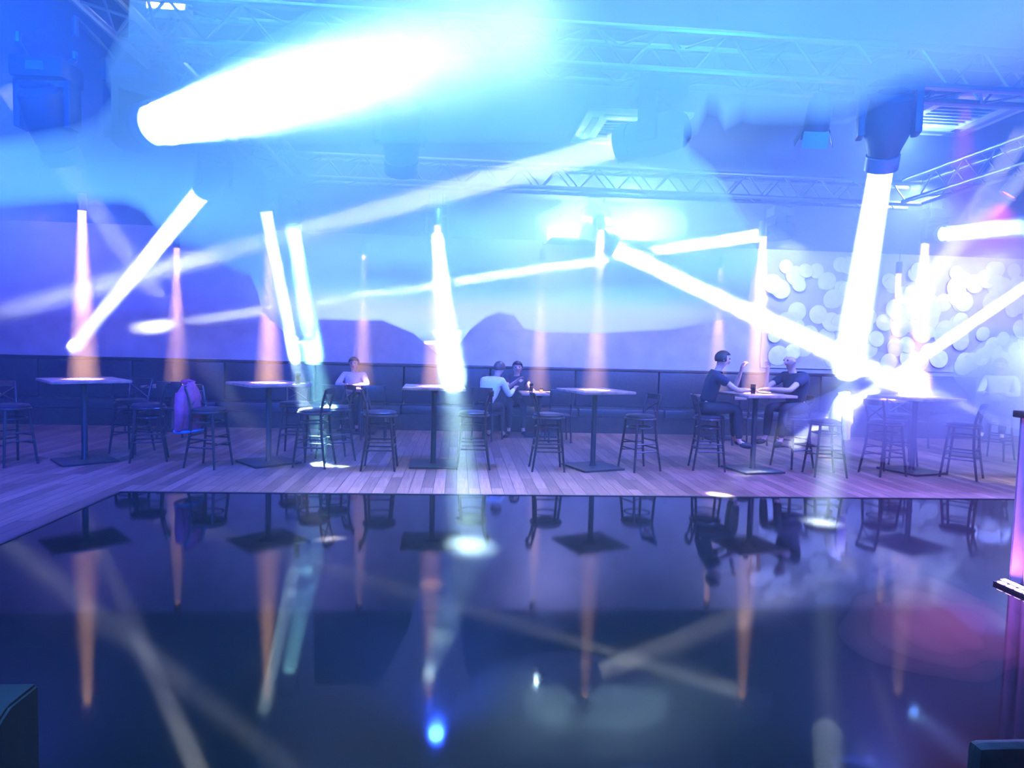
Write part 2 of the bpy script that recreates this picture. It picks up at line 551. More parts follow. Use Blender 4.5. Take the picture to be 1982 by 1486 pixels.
T1 = 3.34   # underside of the near truss
PW = 1.0
head_beam((0.99, 4.3, 2.91), (-7.73, 12.0, 1.94), 0.085, 0.30, 17, (0.85, 0.95, 1.0),
          'black moving head light under the near truss with its round back towards us', 'long white shaft of light across the room to the far left', T1, 1.0, density=0.13)
head_beam((2.74, 4.3, 2.84), (3.5, 6.1, 0.0), 0.075, 0.25, 100, (0.75, 0.97, 1.0),
          'large black moving head light hanging at upper right with arched yoke', 'white shaft of light falling from the large moving head at upper right', T1, 1.1, density=0.2, vis=0.5)
head_beam((-1.91, 4.5, 2.96), (0.3, 2.3, 2.7), 0.13, 0.36, 260, (0.6, 0.92, 1.0),
          'moving head light at upper left pouring out the widest white beam', 'broadest blazing white beam at upper left', T1, 1.25, density=1.2)
head_beam((-2.57, 7.03, 3.1), (-7.0, 12.9, 1.43), 0.095, 0.16, 26, (0.92, 1.0, 1.0),
          'moving head light at left sending a slanting white beam to the wall', 'slanting white shaft of light at left ending on the wall', None, 1.0)
head_beam((-2.43, 8.65, 3.2), (-1.86, 8.7, 0.3), 0.07, 0.12, 150, (0.6, 0.95, 1.0),
          'moving head light throwing a narrow white beam on the lit bar stool', 'narrow shaft of light slanting down onto the lit bar stool', None, 0.9, density=0.09, vis=0.66)
head_beam((-2.39, 9.84, 3.2), (-1.66, 8.85, 0.0), 0.1, 0.3, 210, (0.35, 0.95, 1.0),
          'moving head light with a cyan beam beside the one over the lit stool', 'cyan shaft of light widening down onto the lit bar stool', None, 1.0, 'lens_cyan', density=0.09, vis=0.6)
head_beam((-0.33, 9.2, 3.02), (0.12, 5.34, 0.0), 0.085, 0.28, 210, (0.6, 1.0, 1.0),
          'moving head light with an upright white and cyan beam at mid room', 'upright cyan white shaft of light ending in a bright oval on the dance floor', None, 1.0, density=0.11, vis=0.62)
head_beam((4.04, 8.97, 3.2), (-5.33, 12.9, 1.86), 0.085, 0.22, 120, (0.92, 1.0, 1.0),
          'moving head light right of the strobe bar firing its beam leftwards', 'long white shaft of light crossing behind the strobe bar', None, 1.0, vis=0.97)
head_beam((2.1, 9.15, 3.0), (6.5, 8.9, 1.1), 0.14, 0.26, 190, (0.95, 1.0, 1.0),
          'moving head light under the strobe bar firing down to the right', 'thick white shaft of light running down to the right hand table', None, 1.2, density=0.5)
head_beam((9.86, 10.49, 3.2), (4.49, 8.7, 0.34), 0.08, 0.13, 40, (0.9, 0.97, 1.0),
          'moving head light high at the far right aimed down to the left', 'thin pale shaft of light slanting down from the far right', None, 1.0)
head_beam((6.23, 8.31, 3.2), (6.0, 6.6, 3.0), 0.09, 0.13, 9, (0.5, 1.0, 1.0),
          'moving head light at upper right with a short cyan beam', 'short cyan shaft of light at upper right', None, 1.0, 'lens_cyan', density=0.8)
moving_head((-0.39, 4.3, 2.92), (-0.5, 6.5, 0.4), 'unlit moving head light beside the widest white beam', 'lens_off', T1, 1.0)
moving_head((-2.48, 4.3, 2.9), (-2.4, 6.0, 0.4), 'unlit moving head light at the far upper left in the blue gloom', 'lens_off', T1, 1.0)

# white pin spots on the floor, then a red spot added to tint smoke
area_light('pin_spot_beam', (-2.95, 4.7, 3.2), (-1.02, 5.51, 0), 0.14, 6, (1.0, 0.98, 0.9), spread=math.radians(2.2))
area_light('pin_spot_beam', (4.2, 4.5, 3.2), (2.95, 7.25, 0), 0.14, 8, (1.0, 1.0, 0.95), spread=math.radians(2.4))
spot_light('red_wash_beam', (3.3, 4.3, 3.3), (2.32, 2.97, 0.32), math.radians(18), 1000, (1.0, 0.03, 0.16), 0.9, 0.05)  # added red spot, tints the smoke puff pink

# downlights over the tables
FRONT = [(-4.73, 8.88), (-2.46, 8.93), (-0.32, 8.92), (1.82, 8.86), (4.01, 8.79), (6.33, 8.84)]
BACK = [(-4.94, 12.2), (-1.73, 12.2), (1.46, 12.2), (4.79, 12.2), (8.18, 12.1)]


def downlight(x, y, label, power, zend, spread=12):
    t = thing('pendant_downlight', (x, y, R['z']), label, 'lamp', 'pendant downlights over the tables')
    obj('canopy', lathe(nb(), [(0, 0), (0.05, 0), (0.05, -0.02), (0, -0.025)], 20), M['black_metal'], t)
    obj('cord', tube(nb(), [(0, 0, -0.02), (0, 0, -0.3)], 0.005, 6), M['rubber'], t)
    obj('shade', lathe(nb(), [(0.008, -0.28), (0.05, -0.29), (0.056, -0.31), (0.056, -0.5), (0.05, -0.5), (0.048, -0.32), (0.01, -0.31)], 24), M['black_metal'], t)
    obj('bulb', lathe(nb(), [(0, -0.42), (0.03, -0.425), (0.044, -0.445), (0.03, -0.47), (0, -0.478)], 20), M['lamp_warm'], t)
    bm = nb()
    z0 = R['z'] - 0.5
    L = z0 - zend
    r1 = 0.05 + L * math.tan(math.radians(spread * 0.33))
    lathe(bm, [(0, 0), (0.05, 0), (r1, -L), (0, -L)], 24, Matrix.Translation((x, y, z0)))
    tag(obj('beam_haze', bm, haze_mat('warm_beam_haze', 0.08), smooth=False), 'warm shaft of light under ' + label.split(' hanging ')[0].replace('black ', 'the '), 'haze', kind='stuff')
    area_light('downlight_beam', (x, y, z0 + 0.005), (x, y, 0), 0.1, power, WARM, spread=math.radians(spread))


ordn = ['leftmost', 'second', 'third', 'fourth', 'fifth', 'rightmost']
for i, (x, y) in enumerate(FRONT):
    downlight(x, y, f'black pendant downlight of the front row hanging over the {ordn[i]} bar table from the left' if 0 < i < 5 else
              f'black pendant downlight of the front row hanging over the {ordn[i]} bar table', 34, 1.07)
for i, (x, y) in enumerate(BACK):
    downlight(x, y, f'black pendant downlight of the rear row hanging before the bench, {["leftmost", "second from left", "middle one", "second from right", "rightmost"][i]}', 18, 0.8, 13)

# strobe bar
t = thing('strobe_bar', (1.92, 9.52, R['z']), 'wide blazing white strobe bar hanging at mid room', 'stage light')
obj('housing', bx(-0.74, 0.74, -0.02, 0.12, -0.58, -0.34, bev=0.015), M['black_metal'], t)
obj('panel', bx(-0.72, 0.72, -0.028, -0.019, -0.565, -0.355), M['strobe'], t)
obj('blocker_flap', bx(-0.74, 0.74, -0.56, -0.01, -0.592, -0.58, bev=0.003), M['black_metal'], t)  # flap added to block the panel's reflection in the floor
bm = nb()
for sx in (-0.5, 0.5):
    tube(bm, [(sx, 0.05, -0.35), (sx, 0.05, 0)], 0.015, 8)
obj('hanger', bm, M['black_metal'], t)
bm = nb()
for sx in (-1, 1):
    x0, x1 = sorted((sx * 0.73, sx * 0.78))
    box(bm, x0, x1, -0.04, 0.13, -0.6, -0.32, bev=0.01)
obj('end_cap', bm, M['grey_plastic'], t)
area_light('strobe_beam', (1.92, 9.48, R['z'] - 0.42), (1.92, 4.0, 3.0), 1.4, 1000, (0.5, 0.86, 1.0), shape='RECTANGLE', size_y=0.1)

def puff(c, r, density, label, seed=0.0):
    bm = nb()
    bmesh.ops.create_icosphere(bm, subdivisions=4, radius=1.0)
    for v in bm.verts:
        q = v.co
        k = 1 + 0.13 * math.sin(4 * q.x + 1 + seed) * math.cos(3 * q.z + 0.5) + 0.07 * math.sin(7 * q.x + 5 * q.z + seed)
        v.co = Vector((q.x * r[0] * k, q.y * r[1] * k, q.z * r[2] * k))
    return tag(obj('smoke', bm, haze_mat('puff_smoke', density), loc=c), label, 'smoke', kind='stuff')


puff((1.95, 8.72, 3.1), (1.02, 0.45, 0.44), 1.1, 'blazing white glare of the strobe bar, added as a puff of smoke')  # dense puff added to widen the strobe's white glare
puff((1.95, 8.3, 3.0), (2.0, 0.9, 0.6), 0.16, 'pale glow around the strobe bar, added as thin smoke', 2.0)  # thin puff added as a halo around the strobe

for k, (q, dn) in enumerate(((1.0, 0.09), (0.74, 0.12), (0.5, 0.16))):
    puff((2.32, 2.97, 0.32), (0.42 * q, 0.3 * q, 0.2 * q), dn * 2.2, 'pink glow on the dance floor at right, added as smoke', 4.0 + k)  # nested puffs added to imitate a pink glow on the floor

# flood lamp on the near truss
t = thing('flood_light', (-1.77, 4.3, 3.56), 'small white rectangular flood lamp on the truss at upper left', 'stage light')
obj('housing', bx(-0.115, 0.115, -0.07, 0.05, -0.02, 0.06, bev=0.01), M['white_panel'], t)
obj('panel', bx(-0.105, 0.105, -0.076, -0.068, -0.012, 0.052), M['strobe'], t)

# par can with barn doors
t = thing('par_can', (2.24, 4.19, T1), 'small dark barn door lamp left of the large moving head', 'stage light')
d = Vector((0.1, 0.5, -0.9)).normalized()
obj('can', lathe(nb(), [(0, -0.12), (0.05, -0.11), (0.075, -0.05), (0.08, 0.1), (0.07, 0.1), (0.065, 0.05), (0, 0.05)], 20, frame_to((0, 0, -0.2), d)), M['black_metal'], t)
bm = nb()
for a in range(4):
    mt = frame_to((0, 0, -0.2), d) @ Matrix.Rotation(a * PI / 2, 4, 'Z') @ Matrix.Translation((0.08, 0, 0.1)) @ Matrix.Rotation(0.35, 4, 'Y')
    box(bm, -0.002, 0.002, -0.075, 0.075, 0, 0.1, mtx=mt)
obj('barn_door', bm, M['black_metal'], t, smooth=False)
obj('bracket', tube(nb(), [(0, 0, 0), (0, 0, -0.06), (0.09, 0, -0.09), (0.09, 0, -0.2)], 0.01, 6), M['black_metal'], t)
obj('lens', lathe(nb(), [(0, 0.052), (0.06, 0.052), (0.06, 0.056), (0, 0.06)], 20, frame_to((0, 0, -0.2), d)), M['lens_off'], t)

# red lamp on the right hand truss
t = thing('red_wash_light', (5.14, 6.0, 3.34), 'small red lamp on the truss at the right edge', 'stage light')
d = Vector((-0.5, 0.3, -0.8)).normalized()
obj('can', lathe(nb(), [(0, -0.1), (0.06, -0.09), (0.09, 0.0), (0.09, 0.08), (0.08, 0.08), (0.075, 0.05), (0, 0.05)], 20, frame_to((0, 0, -0.14), d)), M['black_metal'], t)
obj('lens', lathe(nb(), [(0, 0.052), (0.07, 0.052), (0.07, 0.056), (0, 0.06)], 20, frame_to((0, 0, -0.14), d)), M['red_lens'], t)
obj('bracket', tube(nb(), [(0, 0, 0), (0, 0, -0.14)], 0.012, 6), M['black_metal'], t)
spot_light('red_wash_beam', (5.08, 6.05, 3.1), (4.6, 6.4, 0), math.radians(100), 300, (1.0, 0.05, 0.25), 0.6, 0.05)


# ------------------------------------------------------------------ trusses
def truss(name, a, b, label, s=0.24, step=0.42):
    a, b = Vector(a), Vector(b)
    d = (b - a).normalized()
    L = (b - a).length
    sd = d.cross(Vector((0, 0, 1))).normalized()
    t = thing(name, a, label, 'truss', 'lighting trusses')
    cs = [(sd * (i * s / 2) + Vector((0, 0, j * s))) for i in (-1, 1) for j in (0, 1)]
    for c in cs:
        obj('chord', tube(nb(), [c, c + d * L], 0.024, 10), M['alu'], t)
    bm = nb()
    n = int(L / step)
    for i in range(n):
        p, q = d * (i * step), d * ((i + 0.5) * step)
        e = d * ((i + 1) * step)
        for u, v in ((0, 1), (2, 3), (0, 2), (1, 3)):
            tube(bm, [cs[u] + p, cs[v] + q], 0.009, 5)
            tube(bm, [cs[v] + q, cs[u] + e], 0.009, 5)
    obj('lacing', bm, M['alu'], t)
    bm = nb()
    m = max(2, int(L / 2.4))
    for i in range(m + 1):
        p = d * (0.2 + (L - 0.4) * i / m)
        tube(bm, [p + Vector((0, 0, s)), p + Vector((0, 0, R['z'] - a.z))], 0.008, 6)
    obj('hanger', bm, M['black_metal'], t)
    return t


truss('lighting_truss', (-1.95, 4.3, T1), (5.4, 4.3, T1), 'nearest aluminium lighting truss running across the top of the room')
truss('lighting_truss', (-2.1, 7.5, T1), (5.2, 7.5, T1), 'farther aluminium lighting truss running across the middle of the room')
truss('lighting_truss', (-1.9, 2.9, T1), (-1.9, 7.3, T1), 'aluminium lighting truss running away from us at upper left')
truss('lighting_truss', (5.05, 4.5, T1), (5.05, 7.3, T1), 'aluminium lighting truss running away from us at the right edge')

# ------------------------------------------------------------------ ceiling air vent
def cassette(cx, cy, label):
    t = thing('air_vent', (cx, cy, R['z']), label, 'air vent', 'ceiling air vents')
    bm = nb()
    s, i = 0.46, 0.25
    for a in range(4):
        box(bm, -s, s, -s, -i, -0.035, 0, bev=0.006, mtx=Matrix.Rotation(a * PI / 2, 4, 'Z'))
    obj('frame', bm, M['white_panel'], t)
    obj('grille_back', bx(-i, i, -i, i, -0.008, 0), M['vent_grey'], t)
    for k in range(7):
        y = -0.21 + k * 0.07
        obj('slat', bx(-i, i, -0.02, 0.02, -0.003, 0.003, mtx=Matrix.Translation((0, y, -0.022)) @ Matrix.Rotation(0.5, 4, 'X')), M['white_panel'], t)
    for a in range(4):
        obj('louvre', bx(-0.3, 0.3, -0.39, -0.33, -0.042, -0.034, bev=0.003, mtx=Matrix.Rotation(a * PI / 2, 4, 'Z')), M['vent_grey'], t)


cassette(1.5, 6.2, 'square white ceiling air vent behind the near truss, above the strobe bar')
cassette(4.05, 5.45, 'square white ceiling air vent at upper right above the large moving head')

# ------------------------------------------------------------------ wall of felt discs
t = thing('disc_wall_panel', (8.75, 13.05, 0), 'wide wall panel covered in overlapping white discs at right', 'wall panel')
obj('backing', bx(-2.75, 3.3, -0.06, 0, 1.3, 3.58), M['wall'], t, smooth=False)
bm = nb()
for k in range(190):
    x, z = random.uniform(-2.62, 3.15), random.uniform(1.42, 3.46)
    r = random.uniform(0.13, 0.21)
    if -0.55 < x < 0.25 and z > 3.1:
        continue
    if random.random() < 0.25 and x < 0.0:
        continue
    mt = Matrix.Translation((x, -0.075 - random.random() * 0.03, z)) @ Matrix.Rotation(random.uniform(-0.2, 0.2), 4, 'X') @ Matrix.Rotation(random.uniform(-0.2, 0.2), 4, 'Y') @ Matrix.Rotation(PI / 2, 4, 'X')
    lathe(bm, [(0, 0.012), (r * 0.8, 0.012), (r, 0.004), (r, -0.004), (0, -0.006)], 18, mt)
obj('disc', bm, M['petal'], t)
area_light('added_panel_fill', (9.4, 10.8, 3.5), (9.4, 13.0, 2.2), 0.3, 8, (0.6, 0.72, 1.0))  # added light without fixture, brightens the disc panel

# ------------------------------------------------------------------ bench along the back wall
t = thing('bench', (0.6, 12.62, 0), 'long dark upholstered bench along the back wall', 'bench')
bw = 9.9
obj('plinth', bx(-bw, bw, -0.18, 0.38, 0, 0.3), M['black_wood'], t, smooth=False)
for k in range(12):
    x0 = -bw + k * 2 * bw / 12
    obj('seat_cushion', bx(x0 + 0.01, x0 + 2 * bw / 12 - 0.01, -0.2, 0.28, 0.3, 0.46, bev=0.03), M['leather'], t)
    obj('back_cushion', bx(x0 + 0.01, x0 + 2 * bw / 12 - 0.01, 0.24, 0.4, 0.46, 1.16, bev=0.03), M['leather'], t)
obj('top_rail', bx(-bw, bw, 0.22, 0.42, 1.16, 1.21, bev=0.01), M['black_wood'], t)


# ------------------------------------------------------------------ tables
def table(name, x, y, rz, h, size, label, group, cat='table', posts=False):
    t = thing(name, (x, y, 0), label, cat, group, rz)
    s = size / 2
    obj('tabletop', bx(-s, s, -s, s, h - 0.035, h, bev=0.006), M['top_wood'], t)
    obj('column', lathe(nb(), [(0.05, 0.02), (0.036, 0.05), (0.036, h - 0.09), (0.06, h - 0.06), (0.12, h - 0.035)], 16), M['black_metal'], t)
    b = min(s * 0.8, 0.31)
    obj('base_plate', bx(-b, b, -b, b, 0.0, 0.028, bev=0.008), M['black_metal'], t)
    return t


bt = [(-4.73, 8.88, 0.72, 0.86), (-2.46, 8.93, 0.7, 0.8), (-0.32, 8.92, 0.03, 0.8), (1.82, 8.86, 0.35, 0.78), (4.01, 8.79, 0.2, 0.75), (6.33, 8.84, 0.3, 0.85)]
btl = ['bar table at the far left with a bright warm pool of light', 'bar table just left of the lit blue stool',
       'square bar table at mid room set straight to us', 'bar table right of the person in white', 'bar table between the two people at right',
       'rightmost bar table under the end of the thick white beam']
for (x, y, rz, s), l in zip(bt, btl):
    table('bar_table', x, y, rz, 1.05, s, l, 'high bar tables of the front row')
dl = ['low table before the bench at the far left', 'low table in front of the seated person in grey', 'low table where the person in white leans',
      'low table before the bench behind the two people at right', 'rightmost low table before the bench under the disc wall']
for (x, y), l in zip(BACK, dl):
    table('dining_table', x, 12.0, 0, 0.78, 0.72, l, 'low tables before the bench')


# ------------------------------------------------------------------ bar stools
def make_stool():
    t = thing('bar_stool', (0, 0, 0), 'stool', 'bar stool', 'bentwood bar stools')
    obj('seat', lathe(nb(), [(0, 0.752), (0.12, 0.75), (0.18, 0.742), (0.2, 0.725), (0.2, 0.7), (0.185, 0.685), (0, 0.685)], 28), M['leather'], t)
    ring = lambda r, z, n=24: [(r * math.cos(2 * PI * k / n), r * math.sin(2 * PI * k / n), z) for k in range(n)]
    obj('seat_rim', tube(nb(), ring(0.2, 0.69), 0.016, 8, closed=True), M['black_wood'], t)
    obj('bent_ring', tube(nb(), ring(0.168, 0.57), 0.011, 8, closed=True), M['black_wood'], t)
    for sx in (-1, 1):
        obj('leg', tube(nb(), [(sx * 0.13, -0.135, 0.69), (sx * 0.155, -0.16, 0.4), (sx * 0.19, -0.2, 0)], [0.017, 0.017, 0.014], 8), M['black_wood'], t)
        obj('leg', tube(nb(), [(sx * 0.14, 0.145, 0.72), (sx * 0.155, 0.16, 0.4), (sx * 0.19, 0.22, 0)], [0.017, 0.017, 0.014], 8), M['black_wood'], t)
        obj('back_post', tube(nb(), [(sx * 0.14, 0.145, 0.7), (sx * 0.15, 0.17, 0.84), (sx * 0.165, 0.215, 1.0)], [0.017, 0.016, 0.014], 8), M['black_wood'], t)
        obj('cross_brace', tube(nb(), [(sx * 0.14, 0.15, 0.76), (0, 0.172, 0.85), (-sx * 0.155, 0.2, 0.94)], 0.009, 6), M['black_wood'], t)
    bm = nb()
    for i in range(8):
        a0, a1 = -0.165 + i * 0.33 / 8, -0.165 + (i + 1) * 0.33 / 8
        c = lambda x: 0.22 + 0.03 * (1 - (x / 0.165) ** 2)
        vs = []
        for x in (a0, a1):
            for dy in (-0.009, 0.009):
                for z in (0.945, 1.015):
                    vs.append(bm.verts.new((x, c(x) + dy, z)))
        for f in ((0, 1, 3, 2), (4, 6, 7, 5), (0, 4, 5, 1), (2, 3, 7, 6), (0, 2, 6, 4), (1, 5, 7, 3)):
            bm.faces.new([vs[k] for k in f])
    bmesh.ops.remove_doubles(bm, verts=bm.verts, dist=1e-4)
    obj('top_rail', bm, M['black_wood'], t)
    for z, k in ((0.3, 0.168), (0.4, 0.156)):
        obj('footrest', tube(nb(), [(-k, -k - 0.008, z), (k, -k - 0.008, z)], 0.011, 6), M['black_wood'], t)
        obj('footrest', tube(nb(), [(-k, k + 0.01, z), (k, k + 0.01, z)], 0.011, 6), M['black_wood'], t)
        for sx in (-1, 1):
            obj('footrest', tube(nb(), [(sx * k, -k, z - 0.04), (sx * k, k, z - 0.04)], 0.011, 6), M['black_wood'], t)
    return t


stool0 = make_stool()
# x, y, direction the back points to (deg from +Y), label
ST = [(-5.45, 8.62, 60, 'bar stool left of the leftmost bar table, cut by the picture edge'),
      (-4.5, 9.62, -10, 'bar stool behind the leftmost bar table'),
      (-4.0, 9.0, -70, 'bar stool on the right side of the leftmost bar table'),
      (-3.1, 8.62, 75, 'bar stool with the plum jacket on its back'),
      (-1.84, 8.74, -100, 'bar stool lit bright cyan by a beam'),
      (-1.66, 9.2, -60, 'bar stool right behind the bright cyan one'),
      (-2.3, 9.65, 0, 'bar stool behind the second bar table'),
      (-0.98, 8.6, 90, 'bar stool left of the square bar table at mid room'),
      (0.2, 8.78, -90, 'bar stool right of the square bar table, before the person in white'),
      (1.18, 8.68, 90, 'bar stool left of the bar table that stands right of the person in white'),
      (2.42, 8.75, -70, 'bar stool right of the bar table that stands right of the person in white'),
      (3.4, 8.85, 80, 'bar stool under the dark haired person at right'),
      (4.72, 9.1, -70, 'bar stool under the bald person at right'),
      (4.86, 8.5, -95, 'bar stool with the white jacket on its back'),
      (5.75, 8.6, 100, 'bar stool left of the rightmost bar table'),
      (6.75, 8.45, -140, 'bar stool right of the rightmost bar table'),
      (6.6, 9.5, -20, 'bar stool behind the rightmost bar table')]
for i, (x, y, a, l) in enumerate(ST):
    s = stool0 if i == 0 else copy_tree(stool0)
    s.location = (x, y, 0)
    s.rotation_euler = (0, 0, math.radians(a))
    s['label'] = l


def make_chair():
    t = thing('dining_chair', (0, 0, 0), 'chair', 'chair', 'dark chairs at the low tables')
    obj('seat', bx(-0.2, 0.2, -0.2, 0.2, 0.43, 0.47, bev=0.012), M['leather'], t)
    for sx in (-1, 1):
        obj('leg', tube(nb(), [(sx * 0.175, -0.175, 0.44), (sx * 0.19, -0.19, 0)], 0.016, 8), M['black_wood'], t)
        obj('leg', tube(nb(), [(sx * 0.175, 0.18, 0.44), (sx * 0.19, 0.21, 0)], 0.016, 8), M['black_wood'], t)
        obj('back_post', tube(nb(), [(sx * 0.175, 0.18, 0.44), (sx * 0.18, 0.24, 0.9)], 0.014, 8), M['black_wood'], t)
    obj('backrest', bx(-0.19, 0.19, 0.205, 0.235, 0.66, 0.9, bev=0.008), M['black_wood'], t)
    return t


chair0 = make_chair()
CHS = [(-5.3, 11.3, 178, 'left chair at the far left low table'), (-4.6, 11.25, 185, 'right chair at the far left low table'),
       (-2.0, 11.3, 175, 'left chair facing the seated person in grey'), (-1.4, 11.3, 183, 'right chair facing the seated person in grey'),
       (0.5, 11.35, 150, 'chair under the person in white'),
       (1.7, 11.3, 182, 'empty chair right of the person in white'), (4.5, 11.3, 178, 'left chair at the low table behind the two people'),
       (5.1, 11.3, 185, 'right chair at the low table behind the two people'), (8.0, 11.25, 180, 'chair at the rightmost low table')]
for i, (x, y, a, l) in enumerate(CHS):
    s = chair0 if i == 0 else copy_tree(chair0)
    s.location = (x, y, 0)
    s.rotation_euler = (0, 0, math.radians(a))
    s['label'] = l


# ------------------------------------------------------------------ people
def skin_obj(name, chains, material, parent, sub=1, root=None):
    """chains: lists of (point, radius); chains whose first point repeats an earlier point are welded to it."""
    verts, edges, rad, key = [], [], [], {}

    def vid(p, r):
        k = tuple(round(c, 4) for c in p)
        if k not in key:
            key[k] = len(verts)
            verts.append(p)
            rad.append(r)
        return key[k]
    for ch in chains:
        prev = None
        for p, r in ch:
            i = vid(p, r)
            if prev is not None and prev != i:
                edges.append((prev, i))
            prev = i
    me = bpy.data.meshes.new(name)
    me.from_pydata(verts, edges, [])
    me.materials.append(material)
    o = bpy.data.objects.new(name, me)
    COL.objects.link(o)
    o.parent = parent
    me.skin_vertices.new() if hasattr(me.skin_vertices, 'new') and not me.skin_vertices else None
    md = o.modifiers.new('skin', 'SKIN')
    if not me.skin_vertices:
        bpy.context.view_layer.objects.active = o
    sv = me.skin_vertices[0].data
    for i, r in enumerate(rad):
        rr = r if isinstance(r, tuple) else (r, r)
        sv[i].radius = rr
    sv[0].use_root = True
    md.use_smooth_shade = True
    if sub:
        ms = o.modifiers.new('subdivision', 'SUBSURF')
        ms.levels = sub
        ms.render_levels = sub
    return o


def person(loc, rz, label, J, top, trousers, hair, long_hair=False, sleeve='short', bald=False):
    """J: joints in local space, facing -Y. keys: hip, chest, neck, head, sL,eL,wL, sR,eR,wR, kL,aL, kR,aR"""
    t = thing('person', loc, label, 'person', None, rz)
    V = {k: Vector(v) for k, v in J.items()}
    hip, chest, neck, head = V['hip'], V['chest'], V['neck'], V['head']
    waist = hip.lerp(chest, 0.45)
    fwd = V.get('face', Vector((0, -1, 0))).normalized()
    ch = [[(hip, (0.115, 0.085)), (waist, (0.1, 0.075)), (chest, (0.115, 0.08)), (neck, 0.05), (neck.lerp(head, 0.45), 0.055), (head, (0.078, 0.092)), (head + Vector((0, 0, 0.075)), (0.06, 0.075))]]
    ch.append([(head, 0.08), (head + fwd * 0.075 + Vector((0, 0, -0.01)), 0.03), (head + fwd * 0.112 + Vector((0, 0, -0.018)), 0.013)])
    side = fwd.cross(Vector((0, 0, 1))).normalized()
    for s in (-1, 1):
        ch.append([(head, 0.08), (head + side * s * 0.08 + Vector((0, 0, -0.005)), 0.018), (head + side * s * 0.095 - fwd * 0.01 + Vector((0, 0, 0.008)), 0.014)])
    arms = {}
    for s, sd in (('L', 1), ('R', -1)):
        S, E, Wr = V['s' + s], V['e' + s], V['w' + s]
        d = (Wr - E).normalized()
        palm = Wr + d * 0.07
        ch.append([(chest, 0.08), (S, 0.052), (S.lerp(E, 0.5), 0.046), (E, 0.04), (E.lerp(Wr, 0.45), 0.037), (Wr, 0.026), (palm, (0.034, 0.018))])
        ax = d.cross(Vector((0, 0, 1)))
        if ax.length < 0.1:
            ax = Vector((1, 0, 0))
        ax.normalize()
        dn = Vector((0, 0, -1)) if abs(d.z) < 0.8 else fwd
        for q, ln in ((-1.5, 0.062), (-0.5, 0.078), (0.5, 0.083), (1.5, 0.072)):
            b0 = palm + ax * q * 0.019 + d * 0.022
            ch.append([(palm, 0.03), (b0, 0.009), (b0 + d * ln * 0.5 + dn * 0.006, 0.0085), (b0 + d * ln * 0.85 + dn * 0.026, 0.0075)])
        th = Wr + d * 0.03 + ax * 0.034 * (sd)
        ch.append([(Wr.lerp(palm, 0.5), 0.024), (th, 0.011), (th + d * 0.04 + ax * 0.016 * sd + dn * 0.01, 0.009)])
        arms[s] = (S, E, Wr, d)
    for s in 'LR':
        K, A = V['k' + s], V['a' + s]
        hj = hip + Vector((0.09 if s == 'L' else -0.09, 0, -0.03))
        ft = (K - hip)
        ft.z = 0
        ft = ft.normalized() if ft.length > 0.05 else fwd
        ch.append([(hip, 0.1), (hj, 0.075), (hj.lerp(K, 0.5), 0.07), (K, 0.055), (K.lerp(A, 0.35), 0.052), (A, 0.035), (A + ft * 0.09 + Vector((0, 0, -0.035)), 0.032), (A + ft * 0.16 + Vector((0, 0, -0.042)), 0.024)])
    skin_obj('body', ch, M['skin'], t, 1)
    # clothing
    tc = [[(hip + Vector((0, 0, 0.0)), (0.165, 0.13)), (waist, (0.148, 0.118)), (chest, (0.165, 0.125)), (neck + Vector((0, 0, -0.03)), 0.062)]]
    for s in 'LR':
        S, E, Wr, d = arms[s]
        if sleeve == 'short':
            tc.append([(chest, 0.12), (S, 0.076), (S.lerp(E, 0.6), 0.066)])
        else:
            tc.append([(chest, 0.12), (S, 0.076), (S.lerp(E, 0.5), 0.062), (E, 0.054), (E.lerp(Wr, 0.5), 0.047), (E.lerp(Wr, 0.93), 0.037)])
    skin_obj('shirt', tc, top, t, 1)
    lc = [[(hip + Vector((0, 0, 0.05)), (0.15, 0.12)), (hip, (0.155, 0.122))]]
    for s in 'LR':
        K, A = V['k' + s], V['a' + s]
        hj = hip + Vector((0.09 if s == 'L' else -0.09, 0, -0.03))
        lc.append([(hip, 0.13), (hj, 0.1), (hj.lerp(K, 0.5), 0.09), (K, 0.07), (K.lerp(A, 0.4), 0.066), (K.lerp(A, 0.93), 0.052)])
    skin_obj('trousers', lc, trousers, t, 1)
    for s in 'LR':
        K, A = V['k' + s], V['a' + s]
        ft = (K - hip)
        ft.z = 0
        ft = ft.normalized() if ft.length > 0.05 else fwd
        skin_obj('shoe', [[(A + Vector((0, 0, -0.02)), 0.046), (A + ft * 0.08 + Vector((0, 0, -0.04)), 0.044), (A + ft * 0.17 + Vector((0, 0, -0.045)), 0.036)]], M['rubber'], t, 1)
    if not bald:
        bm = nb()
        bmesh.ops.create_uvsphere(bm, u_segments=20, v_segments=14, radius=1)
        for v in bm.verts:
            c = v.co
            lift = 1.0
            p = Vector((c.x * 0.1, c.y * 0.112, c.z * 0.105 * lift))
            v.co = p
        # cut the face open
        kill = [v for v in bm.verts if v.co.y < -0.035 and v.co.z < 0.045]
        kill += [v for v in bm.verts if v.co.z < (-0.1 if long_hair else -0.055)]
        bmesh.ops.delete(bm, geom=list(set(kill)), context='VERTS')
        if long_hair:
            for v in bm.verts:
                if v.co.z < -0.01 and v.co.y > -0.03:
                    v.co.z = -0.01 + (v.co.z + 0.01) * 3.0
        q = math.atan2(fwd.y, fwd.x) + PI / 2
        bmesh.ops.transform(bm, matrix=Matrix.Translation(head + Vector((0, 0, 0.028))) @ Matrix.Rotation(q, 4, 'Z'), verts=bm.verts)
        h = obj('hair', bm, hair, t)
        sm = h.modifiers.new('thickness', 'SOLIDIFY')
        sm.thickness = 0.014
